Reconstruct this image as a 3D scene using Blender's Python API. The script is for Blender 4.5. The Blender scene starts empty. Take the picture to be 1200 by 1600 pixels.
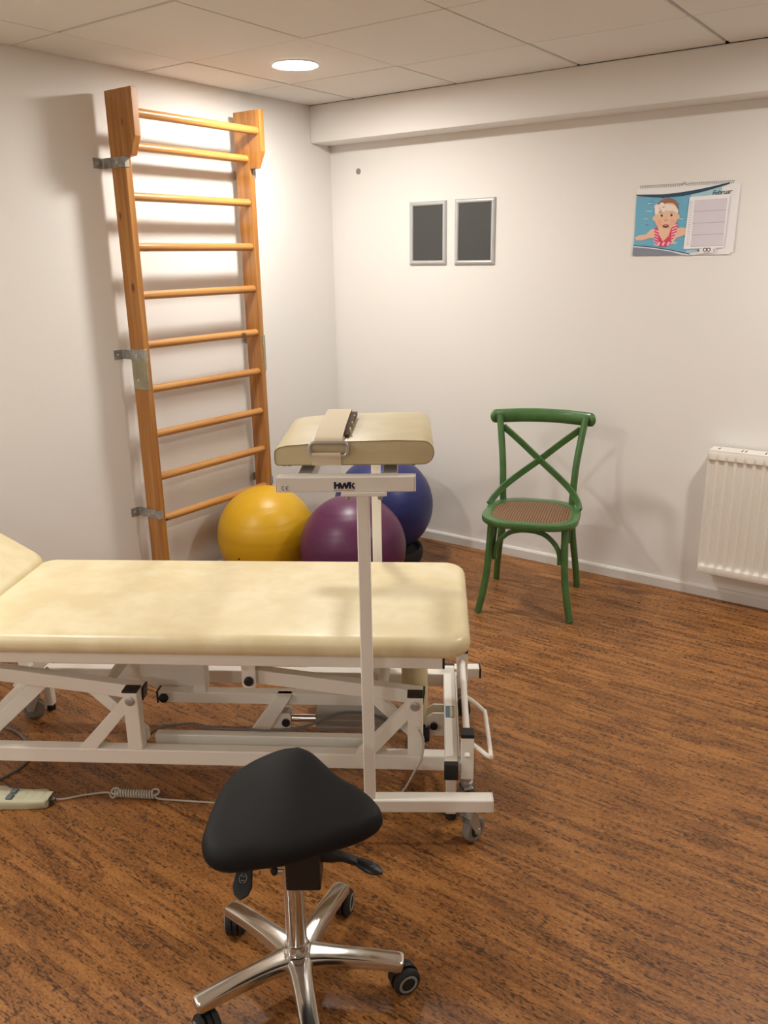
import bpy, bmesh, math, random
from mathutils import Vector, Matrix
random.seed(7)
SC = bpy.context.scene
COL = SC.collection

# ------------------------------------------------------------------ camera
cam_data = bpy.data.cameras.new('camera')
cam = bpy.data.objects.new('camera', cam_data); COL.objects.link(cam)
YAW, PITCH, ROLL, FPX = -0.6246, 0.2985, -0.0160, 1302.0
CAM_POS = Vector((3.2167, -3.9969, 1.6228))
fw = Vector((math.sin(YAW)*math.cos(PITCH), math.cos(YAW)*math.cos(PITCH), -math.sin(PITCH)))
rt0 = Vector((math.cos(YAW), -math.sin(YAW), 0)); up0 = rt0.cross(fw)
rt = rt0*math.cos(ROLL)+up0*math.sin(ROLL); up = up0*math.cos(ROLL)-rt0*math.sin(ROLL)
m = Matrix((rt, up, -fw)).transposed().to_4x4(); m.translation = CAM_POS
cam.matrix_world = m
cam_data.sensor_fit = 'HORIZONTAL'; cam_data.sensor_width = 36.0
cam_data.lens = 36.0*FPX/1200.0
cam_data.clip_start = 0.02
SC.camera = cam

# ------------------------------------------------------------------ world, exposure
w = bpy.data.worlds.new('world'); SC.world = w; w.use_nodes = True
w.node_tree.nodes['Background'].inputs[0].default_value = (0.9, 0.85, 0.78, 1)
w.node_tree.nodes['Background'].inputs[1].default_value = 0.02
vs = SC.view_settings
vs.view_transform = 'Standard'; vs.look = 'None'; vs.gamma = 1.0; vs.use_curve_mapping = False
vs.exposure = 0.0
LAMP_STRENGTH = 305.0
LAMP_COLOR = (1.0, 0.965, 0.91)

# ------------------------------------------------------------------ helpers
PI = math.pi
def lin(c):
    return tuple((x/255/12.92 if x/255 <= .04045 else ((x/255+.055)/1.055)**2.4) for x in c)

def mat(name, rgb, rough=.5, metal=0.0, coat=0.0, bump=None, bump_scale=200, bump_dist=.001, mix=None, mix_scale=8, emit=None, spec=None, stretch=(1,1,1), mix_range=(.35,.65)):
    m = bpy.data.materials.new(name); m.use_nodes = True
    nt = m.node_tree; b = nt.nodes['Principled BSDF']
    c = lin(rgb)
    b.inputs['Base Color'].default_value = (*c, 1)
    b.inputs['Roughness'].default_value = rough; b.inputs['Metallic'].default_value = metal
    if coat: b.inputs['Coat Weight'].default_value = coat; b.inputs['Coat Roughness'].default_value = .15
    if spec is not None: b.inputs['Specular IOR Level'].default_value = spec
    if mix or bump:
        tc = nt.nodes.new('ShaderNodeTexCoord'); mp = nt.nodes.new('ShaderNodeMapping')
        mp.inputs['Scale'].default_value = stretch
        nt.links.new(tc.outputs['Object'], mp.inputs['Vector'])
    if mix:
        n = nt.nodes.new('ShaderNodeTexNoise'); n.inputs['Scale'].default_value = mix_scale; n.inputs['Detail'].default_value = 5
        nt.links.new(mp.outputs[0], n.inputs['Vector'])
        mr = nt.nodes.new('ShaderNodeMapRange'); mr.inputs[1].default_value = mix_range[0]; mr.inputs[2].default_value = mix_range[1]
        nt.links.new(n.outputs[0], mr.inputs[0])
        mx = nt.nodes.new('ShaderNodeMix'); mx.data_type = 'RGBA'
        mx.inputs[6].default_value = (*c, 1); mx.inputs[7].default_value = (*lin(mix), 1)
        nt.links.new(mr.outputs[0], mx.inputs[0]); nt.links.new(mx.outputs[2], b.inputs['Base Color'])
    if bump:
        n2 = nt.nodes.new('ShaderNodeTexNoise'); n2.inputs['Scale'].default_value = bump_scale; n2.inputs['Detail'].default_value = 3
        nt.links.new(mp.outputs[0], n2.inputs['Vector'])
        bp = nt.nodes.new('ShaderNodeBump'); bp.inputs['Strength'].default_value = bump; bp.inputs['Distance'].default_value = bump_dist
        nt.links.new(n2.outputs[0], bp.inputs['Height']); nt.links.new(bp.outputs[0], b.inputs['Normal'])
    if emit:
        b.inputs['Emission Color'].default_value = (*LAMP_COLOR, 1); b.inputs['Emission Strength'].default_value = emit
    return m

def wood_mat(name, c1, c2, axis):
    m = bpy.data.materials.new(name); m.use_nodes = True
    nt = m.node_tree; b = nt.nodes['Principled BSDF']; L = nt.links.new
    tc = nt.nodes.new('ShaderNodeTexCoord'); mp = nt.nodes.new('ShaderNodeMapping')
    s = [40, 40, 40]; s[axis] = 1.6; mp.inputs['Scale'].default_value = s
    L(tc.outputs['Object'], mp.inputs['Vector'])
    n = nt.nodes.new('ShaderNodeTexNoise'); n.inputs['Scale'].default_value = 1.0; n.inputs['Detail'].default_value = 6; n.inputs['Distortion'].default_value = .6
    L(mp.outputs[0], n.inputs['Vector'])
    cr = nt.nodes.new('ShaderNodeValToRGB')
    cr.color_ramp.elements[0].position = .32; cr.color_ramp.elements[0].color = (*lin(c2), 1)
    cr.color_ramp.elements[1].position = .66; cr.color_ramp.elements[1].color = (*lin(c1), 1)
    L(n.outputs[0], cr.inputs[0])
    # knots
    mp2 = nt.nodes.new('ShaderNodeMapping'); s2 = [9, 9, 9]; s2[axis] = 4.0; mp2.inputs['Scale'].default_value = s2
    L(tc.outputs['Object'], mp2.inputs['Vector'])
    v = nt.nodes.new('ShaderNodeTexVoronoi'); v.inputs['Scale'].default_value = 1.0; L(mp2.outputs[0], v.inputs['Vector'])
    mr = nt.nodes.new('ShaderNodeMapRange'); mr.inputs[1].default_value = .05; mr.inputs[2].default_value = .11; L(v.outputs['Distance'], mr.inputs[0])
    mx = nt.nodes.new('ShaderNodeMix'); mx.data_type = 'RGBA'; mx.inputs[6].default_value = (*lin((90, 48, 20)), 1)
    L(mr.outputs[0], mx.inputs[0]); L(cr.outputs[0], mx.inputs[7]); L(mx.outputs[2], b.inputs['Base Color'])
    b.inputs['Roughness'].default_value = .38; b.inputs['Coat Weight'].default_value = .35; b.inputs['Coat Roughness'].default_value = .18
    return m

def cork_mat():
    m = bpy.data.materials.new('cork_strip_floor'); m.use_nodes = True
    nt = m.node_tree; b = nt.nodes['Principled BSDF']; L = nt.links.new; N = nt.nodes.new
    tc = N('ShaderNodeTexCoord')
    def noise(scale, stretch, detail=3, off=0):
        mp = N('ShaderNodeMapping'); mp.inputs['Scale'].default_value = stretch; mp.inputs['Location'].default_value = (off, off*.7, 0)
        L(tc.outputs['Object'], mp.inputs['Vector'])
        n = N('ShaderNodeTexNoise'); n.inputs['Scale'].default_value = scale; n.inputs['Detail'].default_value = detail
        L(mp.outputs[0], n.inputs['Vector']); return n
    br = N('ShaderNodeTexBrick'); br.offset = .37; br.offset_frequency = 2; br.squash = .62; br.squash_frequency = 3
    br.inputs['Scale'].default_value = 1; br.inputs['Mortar Size'].default_value = 0.0
    br.inputs['Brick Width'].default_value = .17; br.inputs['Row Height'].default_value = .0115; br.inputs['Bias'].default_value = 0
    br.inputs['Color1'].default_value = (0, 0, 0, 1); br.inputs['Color2'].default_value = (1, 1, 1, 1)
    # slightly wavering strips
    wn = noise(3, (1, 1, 1)); 
    va = N('ShaderNodeVectorMath'); va.operation = 'MULTIPLY_ADD'; va.inputs[1].default_value = (.0, .004, 0)
    L(wn.outputs['Color'], va.inputs[0]); L(tc.outputs['Object'], va.inputs[2]); L(va.outputs[0], br.inputs['Vector'])
    big = noise(9, (.5, 1.3, 1), 3, 3.1)
    mid = noise(170, (.55, 1.25, 1), 3, 1.7)
    def math_(op, a, bb):
        x = N('ShaderNodeMath'); x.operation = op
        for i, k in enumerate((a, bb)):
            if isinstance(k, (int, float)): x.inputs[i].default_value = k
            else: L(k, x.inputs[i])
        return x.outputs[0]
    s = math_('ADD', math_('MULTIPLY', br.outputs['Color'], .14), math_('MULTIPLY', big.outputs[0], .40))
    s = math_('ADD', s, math_('MULTIPLY', mid.outputs[0], .50))
    cr = N('ShaderNodeValToRGB'); e = cr.color_ramp.elements
    e[0].position = .38; e[0].color = (*lin((110, 70, 36)), 1)
    e[1].position = .72; e[1].color = (*lin((182, 126, 70)), 1)
    k = e.new(.54); k.color = (*lin((148, 98, 51)), 1)
    L(s, cr.inputs[0])
    def mixdark(prev, fac, amount, col):
        x = N('ShaderNodeMix'); x.data_type = 'RGBA'; L(math_('MULTIPLY', fac, amount), x.inputs[0]); L(prev, x.inputs[6]); x.inputs[7].default_value = (*lin(col), 1); return x.outputs[2]
    def step(v, lo, hi):
        r = N('ShaderNodeMapRange'); r.inputs[1].default_value = lo; r.inputs[2].default_value = hi; L(v, r.inputs[0]); return r.outputs[0]
    # long darker strips
    st_ = noise(58, (.13, 1.5, 1), 2, 2.3)
    c = mixdark(cr.outputs[0], step(math_('ADD', st_.outputs[0], math_('MULTIPLY', br.outputs['Color'], -.05)), .55, .66), .38, (86, 55, 30))
    # dark bark specks clustered along the strips
    sp = noise(135, (.42, 1.25, 1), 3, 8.2)
    cl = noise(24, (.22, 1.7, 1), 2, 5.5)
    t = math_('SUBTRACT', math_('ADD', sp.outputs[0], .09), math_('MULTIPLY', br.outputs['Color'], .09))
    t = math_('ADD', t, math_('MULTIPLY', cl.outputs[0], .38))
    c = mixdark(c, step(t, .805, .86), .78, (46, 27, 16))
    # fine pale flecks
    pf = noise(190, (.4, 1.3, 1), 2, 11.0)
    mx = N('ShaderNodeMix'); mx.data_type = 'RGBA'; L(math_('MULTIPLY', step(pf.outputs[0], .60, .70), .4), mx.inputs[0]); L(c, mx.inputs[6]); mx.inputs[7].default_value = (*lin((188, 136, 82)), 1)
    L(mx.outputs[2], b.inputs['Base Color'])
    b.inputs['Roughness'].default_value = .42
    b.inputs['Specular IOR Level'].default_value = .35
    bp = N('ShaderNodeBump'); bp.inputs['Strength'].default_value = .25; bp.inputs['Distance'].default_value = .0006
    L(s, bp.inputs['Height']); L(bp.outputs[0], b.inputs['Normal'])
    return m

def cane_mat():
    m = bpy.data.materials.new('woven_cane'); m.use_nodes = True
    nt = m.node_tree; b = nt.nodes['Principled BSDF']; L = nt.links.new; N = nt.nodes.new
    tc = N('ShaderNodeTexCoord'); outs = []
    for d in ('X', 'Y'):
        wv = N('ShaderNodeTexWave'); wv.bands_direction = d; wv.inputs['Scale'].default_value = 26; wv.inputs['Distortion'].default_value = 1.2; wv.inputs['Detail'].default_value = 2
        L(tc.outputs['Object'], wv.inputs['Vector']); outs.append(wv.outputs['Fac'])
    mm = N('ShaderNodeMath'); mm.operation = 'MULTIPLY'; L(outs[0], mm.inputs[0]); L(outs[1], mm.inputs[1])
    cr = N('ShaderNodeValToRGB'); cr.color_ramp.elements[0].color = (*lin((84, 58, 40)), 1); cr.color_ramp.elements[1].color = (*lin((164, 124, 86)), 1)
    cr.color_ramp.elements[1].position = .7
    L(mm.outputs[0], cr.inputs[0]); L(cr.outputs[0], b.inputs['Base Color'])
    bp = N('ShaderNodeBump'); bp.inputs['Strength'].default_value = .6; bp.inputs['Distance'].default_value = .002
    L(mm.outputs[0], bp.inputs['Height']); L(bp.outputs[0], b.inputs['Normal'])
    b.inputs['Roughness'].default_value = .6
    return m

class MB:
    """collects simple shapes; link() makes them ONE mesh object"""
    def __init__(s): s.v = []; s.f = []; s.mi = []; s.cur = 0
    def add(s, vs, fs):
        o = len(s.v); s.v += [tuple(v) for v in vs]; s.f += [tuple(i+o for i in f) for f in fs]; s.mi += [s.cur]*len(fs); return s
    def box(s, x0, x1, y0, y1, z0, z1):
        x0, x1 = sorted((x0, x1)); y0, y1 = sorted((y0, y1)); z0, z1 = sorted((z0, z1))
        return s.add([(x0,y0,z0),(x1,y0,z0),(x1,y1,z0),(x0,y1,z0),(x0,y0,z1),(x1,y0,z1),(x1,y1,z1),(x0,y1,z1)],
                     [(0,3,2,1),(4,5,6,7),(0,1,5,4),(1,2,6,5),(2,3,7,6),(3,0,4,7)])
    def prism(s, pts, axis, a, b):
        """polygon pts (2D) extruded along axis from a to b"""
        def P(p, t):
            return {'x': (t, p[0], p[1]), 'y': (p[0], t, p[1]), 'z': (p[0], p[1], t)}[axis]
        n = len(pts); vs = [P(p, a) for p in pts]+[P(p, b) for p in pts]
        return s.add(vs, [tuple(range(n)), tuple(range(2*n-1, n-1, -1))]+[(i, i+n, (i+1) % n+n, (i+1) % n) for i in range(n)])
    def sweep(s, path, sec, up=(0,0,1), closed=False, scale=None, caps=True, sec_closed=True):
        path = [Vector(p) for p in path]; n = len(path); k = len(sec); up = Vector(up); vs = []
        prev = None
        for i, p in enumerate(path):
            if closed: t = path[(i+1) % n]-path[i-1]
            else: t = path[min(i+1, n-1)]-path[max(i-1, 0)]
            t.normalize()
            u = up if prev is None else prev
            u = u-t*u.dot(t)
            if u.length < 1e-4: u = Vector((1,0,0))-t*t.x
            if u.length < 1e-4: u = Vector((0,1,0))-t*t.y
            u.normalize(); prev = u; r = t.cross(u)
            sc = scale[i] if scale else 1.0
            sx, sy = sc if isinstance(sc, tuple) else (sc, sc)
            vs += [p+r*(a*sx)+u*(b*sy) for a, b in sec]
        fs = []
        for i in range(n if closed else n-1):
            j = (i+1) % n
            for q in range(k): fs.append((i*k+q, i*k+(q+1) % k, j*k+(q+1) % k, j*k+q))
        if caps and not closed:
            fs.append(tuple(range(k-1, -1, -1))); fs.append(tuple((n-1)*k+q for q in range(k)))
        return s.add(vs, fs)
    def tube(s, path, r, n=10, closed=False, up=(0,0,1), scale=None):
        return s.sweep(path, [(r*math.cos(2*PI*i/n), r*math.sin(2*PI*i/n)) for i in range(n)], up, closed, scale)
    def beam(s, p, q, wd, h, up=(0,0,1)):
        return s.sweep([p, q], [(-wd/2,-h/2),(wd/2,-h/2),(wd/2,h/2),(-wd/2,h/2)], up)
    def lathe(s, prof, n=32, center=(0,0,0), axis='z'):
        vs = []; k = len(prof); cx, cy, cz = center
        for i in range(n):
            a = 2*PI*i/n; c, d = math.cos(a), math.sin(a)
            for r, z in prof:
                x, y, zz = r*c, r*d, z
                if axis == 'x': x, y, zz = zz, x, y
                if axis == 'y': x, y, zz = y, zz, x
                vs.append((cx+x, cy+y, cz+zz))
        fs = []
        for i in range(n):
            j = (i+1) % n
            for q in range(k-1): fs.append((i*k+q, j*k+q, j*k+q+1, i*k+q+1))
        if prof[0] == prof[-1]: return s.add(vs, fs)
        if prof[0][0] > 1e-6: fs.append(tuple(i*k for i in range(n-1, -1, -1)))
        if prof[-1][0] > 1e-6: fs.append(tuple(i*k+k-1 for i in range(n)))
        return s.add(vs, fs)
    def rings(s, rings, cap0=True, cap1=True):
        k = len(rings[0]); vs = [v for r in rings for v in r]; fs = []
        for i in range(len(rings)-1):
            for q in range(k): fs.append((i*k+q, i*k+(q+1) % k, (i+1)*k+(q+1) % k, (i+1)*k+q))
        if cap0: fs.append(tuple(range(k-1, -1, -1)))
        if cap1: fs.append(tuple((len(rings)-1)*k+q for q in range(k)))
        return s.add(vs, fs)
    def xf(s, M):
        s.v = [tuple(M @ Vector(v)) for v in s.v]; return s
    def link(s, name, material, parent=None, off=(0,0,0), bevel=0, smooth=False, seg=2):
        me = bpy.data.meshes.new(name)
        me.from_pydata([(v[0]-off[0], v[1]-off[1], v[2]-off[2]) for v in s.v], [], s.f)
        mats = material if isinstance(material, list) else [material]
        for x in mats: me.materials.append(x)
        if len(mats) > 1: me.polygons.foreach_set('material_index', s.mi)
        bm = bmesh.new(); bm.from_mesh(me)
        bmesh.ops.remove_doubles(bm, verts=bm.verts, dist=1e-6)
        bmesh.ops.recalc_face_normals(bm, faces=bm.faces)
        if bevel:
            es = [e for e in bm.edges if len(e.link_faces) == 2 and e.calc_face_angle(0) > .5]
            bmesh.ops.bevel(bm, geom=es, offset=bevel, segments=seg, profile=.5, affect='EDGES', clamp_overlap=True)
        for f in bm.faces: f.smooth = bool(smooth)
        if smooth:
            lim = smooth if isinstance(smooth, float) else .7
            for e in bm.edges:
                if len(e.link_faces) == 2 and e.calc_face_angle(0) > lim: e.smooth = False
        bm.to_mesh(me); bm.free()
        o = bpy.data.objects.new(name, me); COL.objects.link(o)
        if parent: o.parent = parent
        return o

def tag(o, label, cat, group=None):
    o['label'] = label; o['category'] = cat
    if group: o['group'] = group
    return o
def thing(name, label, cat, loc=(0,0,0), rz=0, group=None):
    o = bpy.data.objects.new(name, None); COL.objects.link(o)
    o.location = loc; o.rotation_euler = (0, 0, rz); o.empty_display_size = .05
    return tag(o, label, cat, group)
def struct(o): o['kind'] = 'structure'; return o
def rrect(x0, x1, y0, y1, r, n=6):
    """rounded rectangle outline; r single or 4 radii (x1y0, x1y1, x0y1, x0y0)"""
    rs = r if isinstance(r, (tuple, list)) else (r,)*4
    out = []
    for (cx, cy, sx, sy, a0), q in zip(((x1, y0, -1, 1, -PI/2), (x1, y1, -1, -1, 0), (x0, y1, 1, -1, PI/2), (x0, y0, 1, 1, PI)), rs):
        q = max(q, 1e-4)
        for i in range(n+1):
            a = a0+i*PI/2/n; out.append((cx+sx*q+q*math.cos(a), cy+sy*q+q*math.sin(a)))
    return out
def pad(mb, x0, x1, y0, y1, z0, z1, rc, re, crown=.006, rb=None):
    """upholstered pad with rounded edges and a slightly crowned top"""
    rb = rb or re; rings = []
    rs = rc if isinstance(rc, (tuple, list)) else (rc,)*4
    def ring(ins, z): return [(x, y, z) for x, y in rrect(x0+ins, x1-ins, y0+ins, y1-ins, [max(q-ins*.6, .006) for q in rs])]
    for i in range(6):
        a = PI/2*i/5; rings.append(ring(rb*(1-math.sin(a)), z0+rb*(1-math.cos(a))))
    for i in range(7):
        a = PI/2*i/6; rings.append(ring(re*(1-math.cos(a)), z1-re*(1-math.sin(a))))
    wmin = min(x1-x0, y1-y0)/2
    for t in (.25, .5, .75, .93):
        ins = re+(wmin-re)*t; rings.append(ring(ins, z1+crown*math.sin(t*PI/2)))
    mb.rings(rings); return mb
def bez(pts, n=24):
    """Catmull-Rom curve through pts"""
    P = [Vector(p) for p in pts]; P = [P[0]*2-P[1]]+P+[P[-1]*2-P[-2]]; out = []
    segs = len(P)-3
    for i in range(segs):
        a, b, c, d = P[i:i+4]; m = max(2, n//segs)
        for j in range(m):
            t = j/m
            out.append(.5*((2*b)+(c-a)*t+(2*a-5*b+4*c-d)*t*t+(3*b-a-3*c+d)*t**3))
    out.append(P[-2]); return out
def text_mesh(body, size, material, parent, name, M, shear=0.0, extrude=.0003, offset=0.0, space=1.0):
    cu = bpy.data.curves.new('txt', 'FONT'); cu.body = body; cu.size = size; cu.shear = shear; cu.extrude = extrude; cu.offset = offset; cu.space_character = space
    to = bpy.data.objects.new('txt', cu); COL.objects.link(to)
    dg = bpy.context.evaluated_depsgraph_get(); dg.update()
    me = bpy.data.meshes.new_from_object(to.evaluated_get(dg)); me.name = name
    bpy.data.objects.remove(to); bpy.data.curves.remove(cu)
    me.transform(M); me.materials.clear(); me.materials.append(material)
    o = bpy.data.objects.new(name, me); COL.objects.link(o); o.parent = parent; return o

# ------------------------------------------------------------------ materials
M_wall = mat('white_wallpaper', (232, 229, 224), .85, bump=.22, bump_scale=160, bump_dist=.0015, stretch=(1, 1, .35))
M_tile = mat('ceiling_tile_white', (228, 224, 218), .9, bump=.15, bump_scale=260, bump_dist=.001)
M_slab = mat('ceiling_void', (120, 112, 104), .9)
M_runner = mat('ceiling_runner_white', (205, 199, 191), .7)
M_base = mat('white_baseboard', (222, 219, 214), .45)
M_floor = cork_mat()
M_wood = wood_mat('pine_varnished', (184, 128, 60), (150, 94, 38), 2)
M_rung = wood_mat('rung_beech', (196, 142, 76), (168, 112, 52), 1)
M_galv = mat('galvanised_steel', (176, 174, 168), .42, .45, mix=(138, 138, 132), mix_scale=30)
M_plate = mat('yellow_chromated_plate', (176, 168, 134), .45, .4, mix=(150, 146, 122), mix_scale=14)
M_white = mat('white_powder_coat', (246, 243, 234), .4)
M_vinyl = mat('cream_vinyl', (226, 210, 166), .36, bump=.12, bump_scale=420, bump_dist=.0006, mix=(238, 226, 190), mix_scale=9, mix_range=(.38, .66))
M_vinyl2 = mat('cream_vinyl_beige', (208, 194, 152), .42, bump=.12, bump_scale=420, bump_dist=.0006, mix=(218, 206, 168), mix_scale=9)
M_seam = mat('vinyl_seam', (158, 142, 106), .6)
M_black = mat('black_plastic', (26, 26, 27), .42)
M_rubber = mat('black_rubber', (30, 30, 30), .7)
M_seat = mat('black_leatherette', (17, 19, 22), .6, spec=.3, bump=.15, bump_scale=500, bump_dist=.0004)
M_chrome = mat('polished_aluminium', (214, 212, 208), .14, 1.0)
M_col = mat('chrome_tube', (222, 222, 222), .06, 1.0)
M_steel = mat('brushed_steel', (186, 184, 180), .36, .55)
M_green = mat('green_paint', (62, 102, 52), .38, coat=.25, mix=(72, 114, 60), mix_scale=20)
M_cane = cane_mat()
M_yel = mat('yellow_ball_pvc', (206, 160, 20), .40)
M_pur = mat('purple_ball_pvc', (88, 34, 72), .38)
M_blu = mat('blue_ball_pvc', (36, 42, 102), .42)
M_alu = mat('silver_frame', (196, 197, 197), .34, .3)
M_slate = mat('dark_grey_board', (74, 75, 73), .55, spec=.3)
M_rad = mat('radiator_enamel', (234, 229, 219), .4)
M_dark = mat('dark_slot', (40, 38, 36), .8)
M_web = mat('cream_webbing', (230, 216, 190), .8, bump=.4, bump_scale=900, bump_dist=.0006)
M_velcro = mat('brown_grey_velcro', (96, 82, 68), .95, bump=.8, bump_scale=700, bump_dist=.001)
M_beige = mat('beige_motor_housing', (205, 192, 150), .5)
M_gre = mat('grey_cable', (112, 112, 110), .5)
M_lcable = mat('light_grey_cable', (190, 184, 172), .5)
M_remote = mat('greenish_ivory_plastic', (202, 202, 172), .5)
M_btn = mat('slate_button', (106, 116, 122), .5)
M_cyl = mat('grey_aluminium_profile', (158, 154, 146), .45, .4)
M_navy = mat('navy_print', (22, 30, 62), .5)
M_red = mat('red_print', (170, 60, 48), .5)
M_grey_d = mat('grey_print', (60, 60, 62), .5)
M_plug = mat('grey_plastic_cap', (140, 138, 132), .6)
M_light = mat('lit_diffuser', (255, 255, 255), .5, emit=LAMP_STRENGTH)
M_rim = mat('lamp_rim', (240, 238, 234), .4)

# ------------------------------------------------------------------ room
CEIL, RX, FY = 2.4088, 5.0, -7.4
floor = struct(MB().box(-.1, RX+.1, FY-.1, .1, -.06, 0).link('floor', M_floor))
struct(MB().box(-.12, 0, FY-.1, .1, 0, CEIL+.04).link('wall_left', M_wall))
struct(MB().box(0, RX, 0, .12, 0, CEIL+.04).link('wall_back', M_wall))
struct(MB().box(RX, RX+.12, FY-.1, .1, 0, CEIL+.04).link('wall_right', M_wall))
struct(MB().box(0, RX, FY-.12, FY, 0, CEIL+.04).link('wall_front', M_wall))
ceiling = struct(MB().box(-.1, RX+.1, FY-.1, .1, CEIL+.018, CEIL+.06).link('ceiling', M_slab))
struct(MB().box(0, RX, -.1694, 0, 2.2187, CEIL).link('trim_1', M_wall, bevel=.004))
def baseboard(name, M):
    b = MB().prism([(0, 0), (.016, 0), (.016, .044), (.011, .052), (.004, .055), (0, .055)], 'x', 0, 1); b.xf(M)
    return struct(b.link(name, M_base))
baseboard('baseboard_back', Matrix(((RX, 0, 0, 0), (0, -1, 0, 0), (0, 0, 1, 0), (0, 0, 0, 1))))
baseboard('baseboard_left', Matrix(((0, 1, 0, 0), (FY, 0, 0, 0), (0, 0, 1, 0), (0, 0, 0, 1))))
# cable duct lip along the baseboard top (a thin white cover strip)
# ceiling tiles on the 62.5 cm grid
T = .625
gx = [0.0]+[.3059+T*i for i in range(8) if .3059+T*i < RX]+[RX]
gy = [-.1694]+[-.6748-T*j for j in range(11)]+[FY]
tile_me = {}
for i in range(len(gx)-1):
    for j in range(len(gy)-1):
        x0, x1, y1, y0 = gx[i], gx[i+1], gy[j], gy[j+1]
        g = .0034
        a0 = a1 = b0 = b1 = g
        if i == 4: a0 = .008
        if i == 3: a1 = .008
        if j == 3: b1 = .008
        if j == 2: b0 = .008
        if j == 0: a0 = max(a0, .006); a1 = max(a1, .006)
        if i == 0: a0 = .004; b1 = .004
        if j == 0: b1 = .004
        dz = random.uniform(-.0012, .0012)
        t = MB().box(x0+a0, x1-a1, y0+b0, y1-b1, CEIL+dz, CEIL+.014+dz).link('ceiling_tile', M_tile, ceiling, bevel=.002, seg=1)
for x in gx[1:-1]:
    MB().box(x-.012, x+.012, FY, -.1694, CEIL+.0095, CEIL+.0125).link('ceiling_runner', M_runner, ceiling) if abs(x-gx[4]) < .01 else None
MB().box(0, RX, gy[3]-.012, gy[3]+.012, CEIL+.0095, CEIL+.0125).link('ceiling_runner', M_runner, ceiling)
for x in (gx[1], gx[2], gx[3]):
    MB().box(x-.012, x+.012, gy[1], -.1694, CEIL+.0095, CEIL+.0125).link('ceiling_runner', M_runner, ceiling)

# lamps
LAMPS = [(.618, -.987, 'round recessed ceiling lamp, lit, above the wall bars'),
         (3.118, -.987, 'round recessed ceiling lamp, lit, over the radiator side of the room, outside the picture'),
         (.618, -3.487, 'round recessed ceiling lamp, lit, over the head end of the couch, outside the picture'),
         (.618, -5.987, 'round recessed ceiling lamp, lit, left at the back of the room behind the viewer'),
         (3.118, -5.987, 'round recessed ceiling lamp, lit, right at the back of the room behind the viewer')]
for lx, ly, lab in LAMPS:
    t = thing('ceiling_light', lab, 'lamp', (lx, ly, CEIL-.001), 0, 'recessed ceiling lamps')
    MB().lathe([(.0935, 0.001), (.0935, -.004), (.098, -.006), (.105, -.0035), (.107, .001), (.0935, 0.001)], 48).link('lamp_rim', M_rim, t, smooth=True)
    MB().lathe([(0, -.0050), (.06, -.0048), (.093, -.003), (.0932, .0005), (0, .0006)], 48).link('lamp_diffuser', M_light, t, smooth=True)

# ------------------------------------------------------------------ wall bars
WB = (.1, -1.16, 0)
wb = thing('wall_bars', 'tall orange pine wall bars with ten rungs fixed to the left wall', 'wall bars', WB)
XB, XF, XT = .050, .145, .222
for side, (y0, y1) in (('l', (-1.552, -1.520)), ('r', (-.808, -.776))):
    MB().box(XB, XF, y0, y1, 0.004, 2.296).link('upright', M_wood, wb, WB, bevel=.003)
    MB().prism([(XF-.0005, 2.296), (XT, 2.296), (XT, 2.112), (.186, 2.038), (XF-.0005, 2.036)], 'y', y0, y1).link('top_block', M_wood, wb, WB, bevel=.002)
RZ = [2.203, 2.084, 1.882, 1.674, 1.469, 1.252, 1.052, .842, .637, .432]
for i, z in enumerate(RZ):
    x = .196 if i == 0 else .117
    sec = [(.0205*math.cos(2*PI*k/16), .0185*math.sin(2*PI*k/16)) for k in range(16)]
    MB().sweep([(x, -1.5205, z), (x, -.8075, z)], sec).link('rung', M_rung, wb, WB, smooth=True)
def bracket(side, z, kind):
    y = -1.5535 if side == 'l' else -.7745
    s = -1 if side == 'l' else 1
    b = MB(); h = .021
    pts = [(.0015, y+s*.052), (.0015, y+s*.006), (.006, y+s*.0015), (XF+.002, y+s*.0015), (XF+.0025, y-s*.018)]
    b.sweep([(px, py, z) for px, py in pts], [(-.0014, -h), (.0014, -h), (.0014, h), (-.0014, h)], up=(0, 0, 1))
    o = b.link('bracket', M_galv, wb, WB)
    sc = MB(); sc.lathe([(0, .0045), (.005, .004), (.0068, .001), (.0068, 0)], 12, (.0032, y+s*.032, z), 'x').link('screw', M_steel, o, WB, smooth=True)
    sc = MB(); q = .0045*s
    sc.lathe([(.0072, 0), (.0072, q*.5), (.004, q), (0, q)], 12, (.095, y+s*.003, z), 'y').link('screw', M_steel, o, WB, smooth=True)
for s_ in ('l', 'r'):
    for k, z in enumerate((2.017, 1.21, .462)): bracket(s_, z, k)
    y = -1.5525 if s_ == 'l' else -.7755; d = -.003 if s_ == 'l' else .003
    pl = MB().box(XB+.004, XF+.003, y, y+d, 1.055, 1.238).link('joint_plate', M_plate, wb, WB, bevel=.0012, seg=1)
    e = y-d*4.5
    MB().box(XF, XF+.003, y, e, 1.055, 1.238).link('joint_plate', M_plate, wb, WB, bevel=.0012, seg=1)
    for z in (1.095, 1.2):
        MB().lathe([(.0085, 0), (.0085, d), (.005, d*1.8), (0, d*1.8)], 12, (.092, y+d, z), 'y').link('screw', M_steel, pl, WB, smooth=True)

# ------------------------------------------------------------------ small wall things
pc = MB().lathe([(0, -.004), (.013, -.004), (.016, -.002), (.016, 0)], 20, (0, 0, 0), 'y').link('wall_plug', M_plug, smooth=True)
pc.location = (.197, 0, 2.074); tag(pc, 'small round grey plastic plug high on the back wall near the corner', 'plug')

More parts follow.
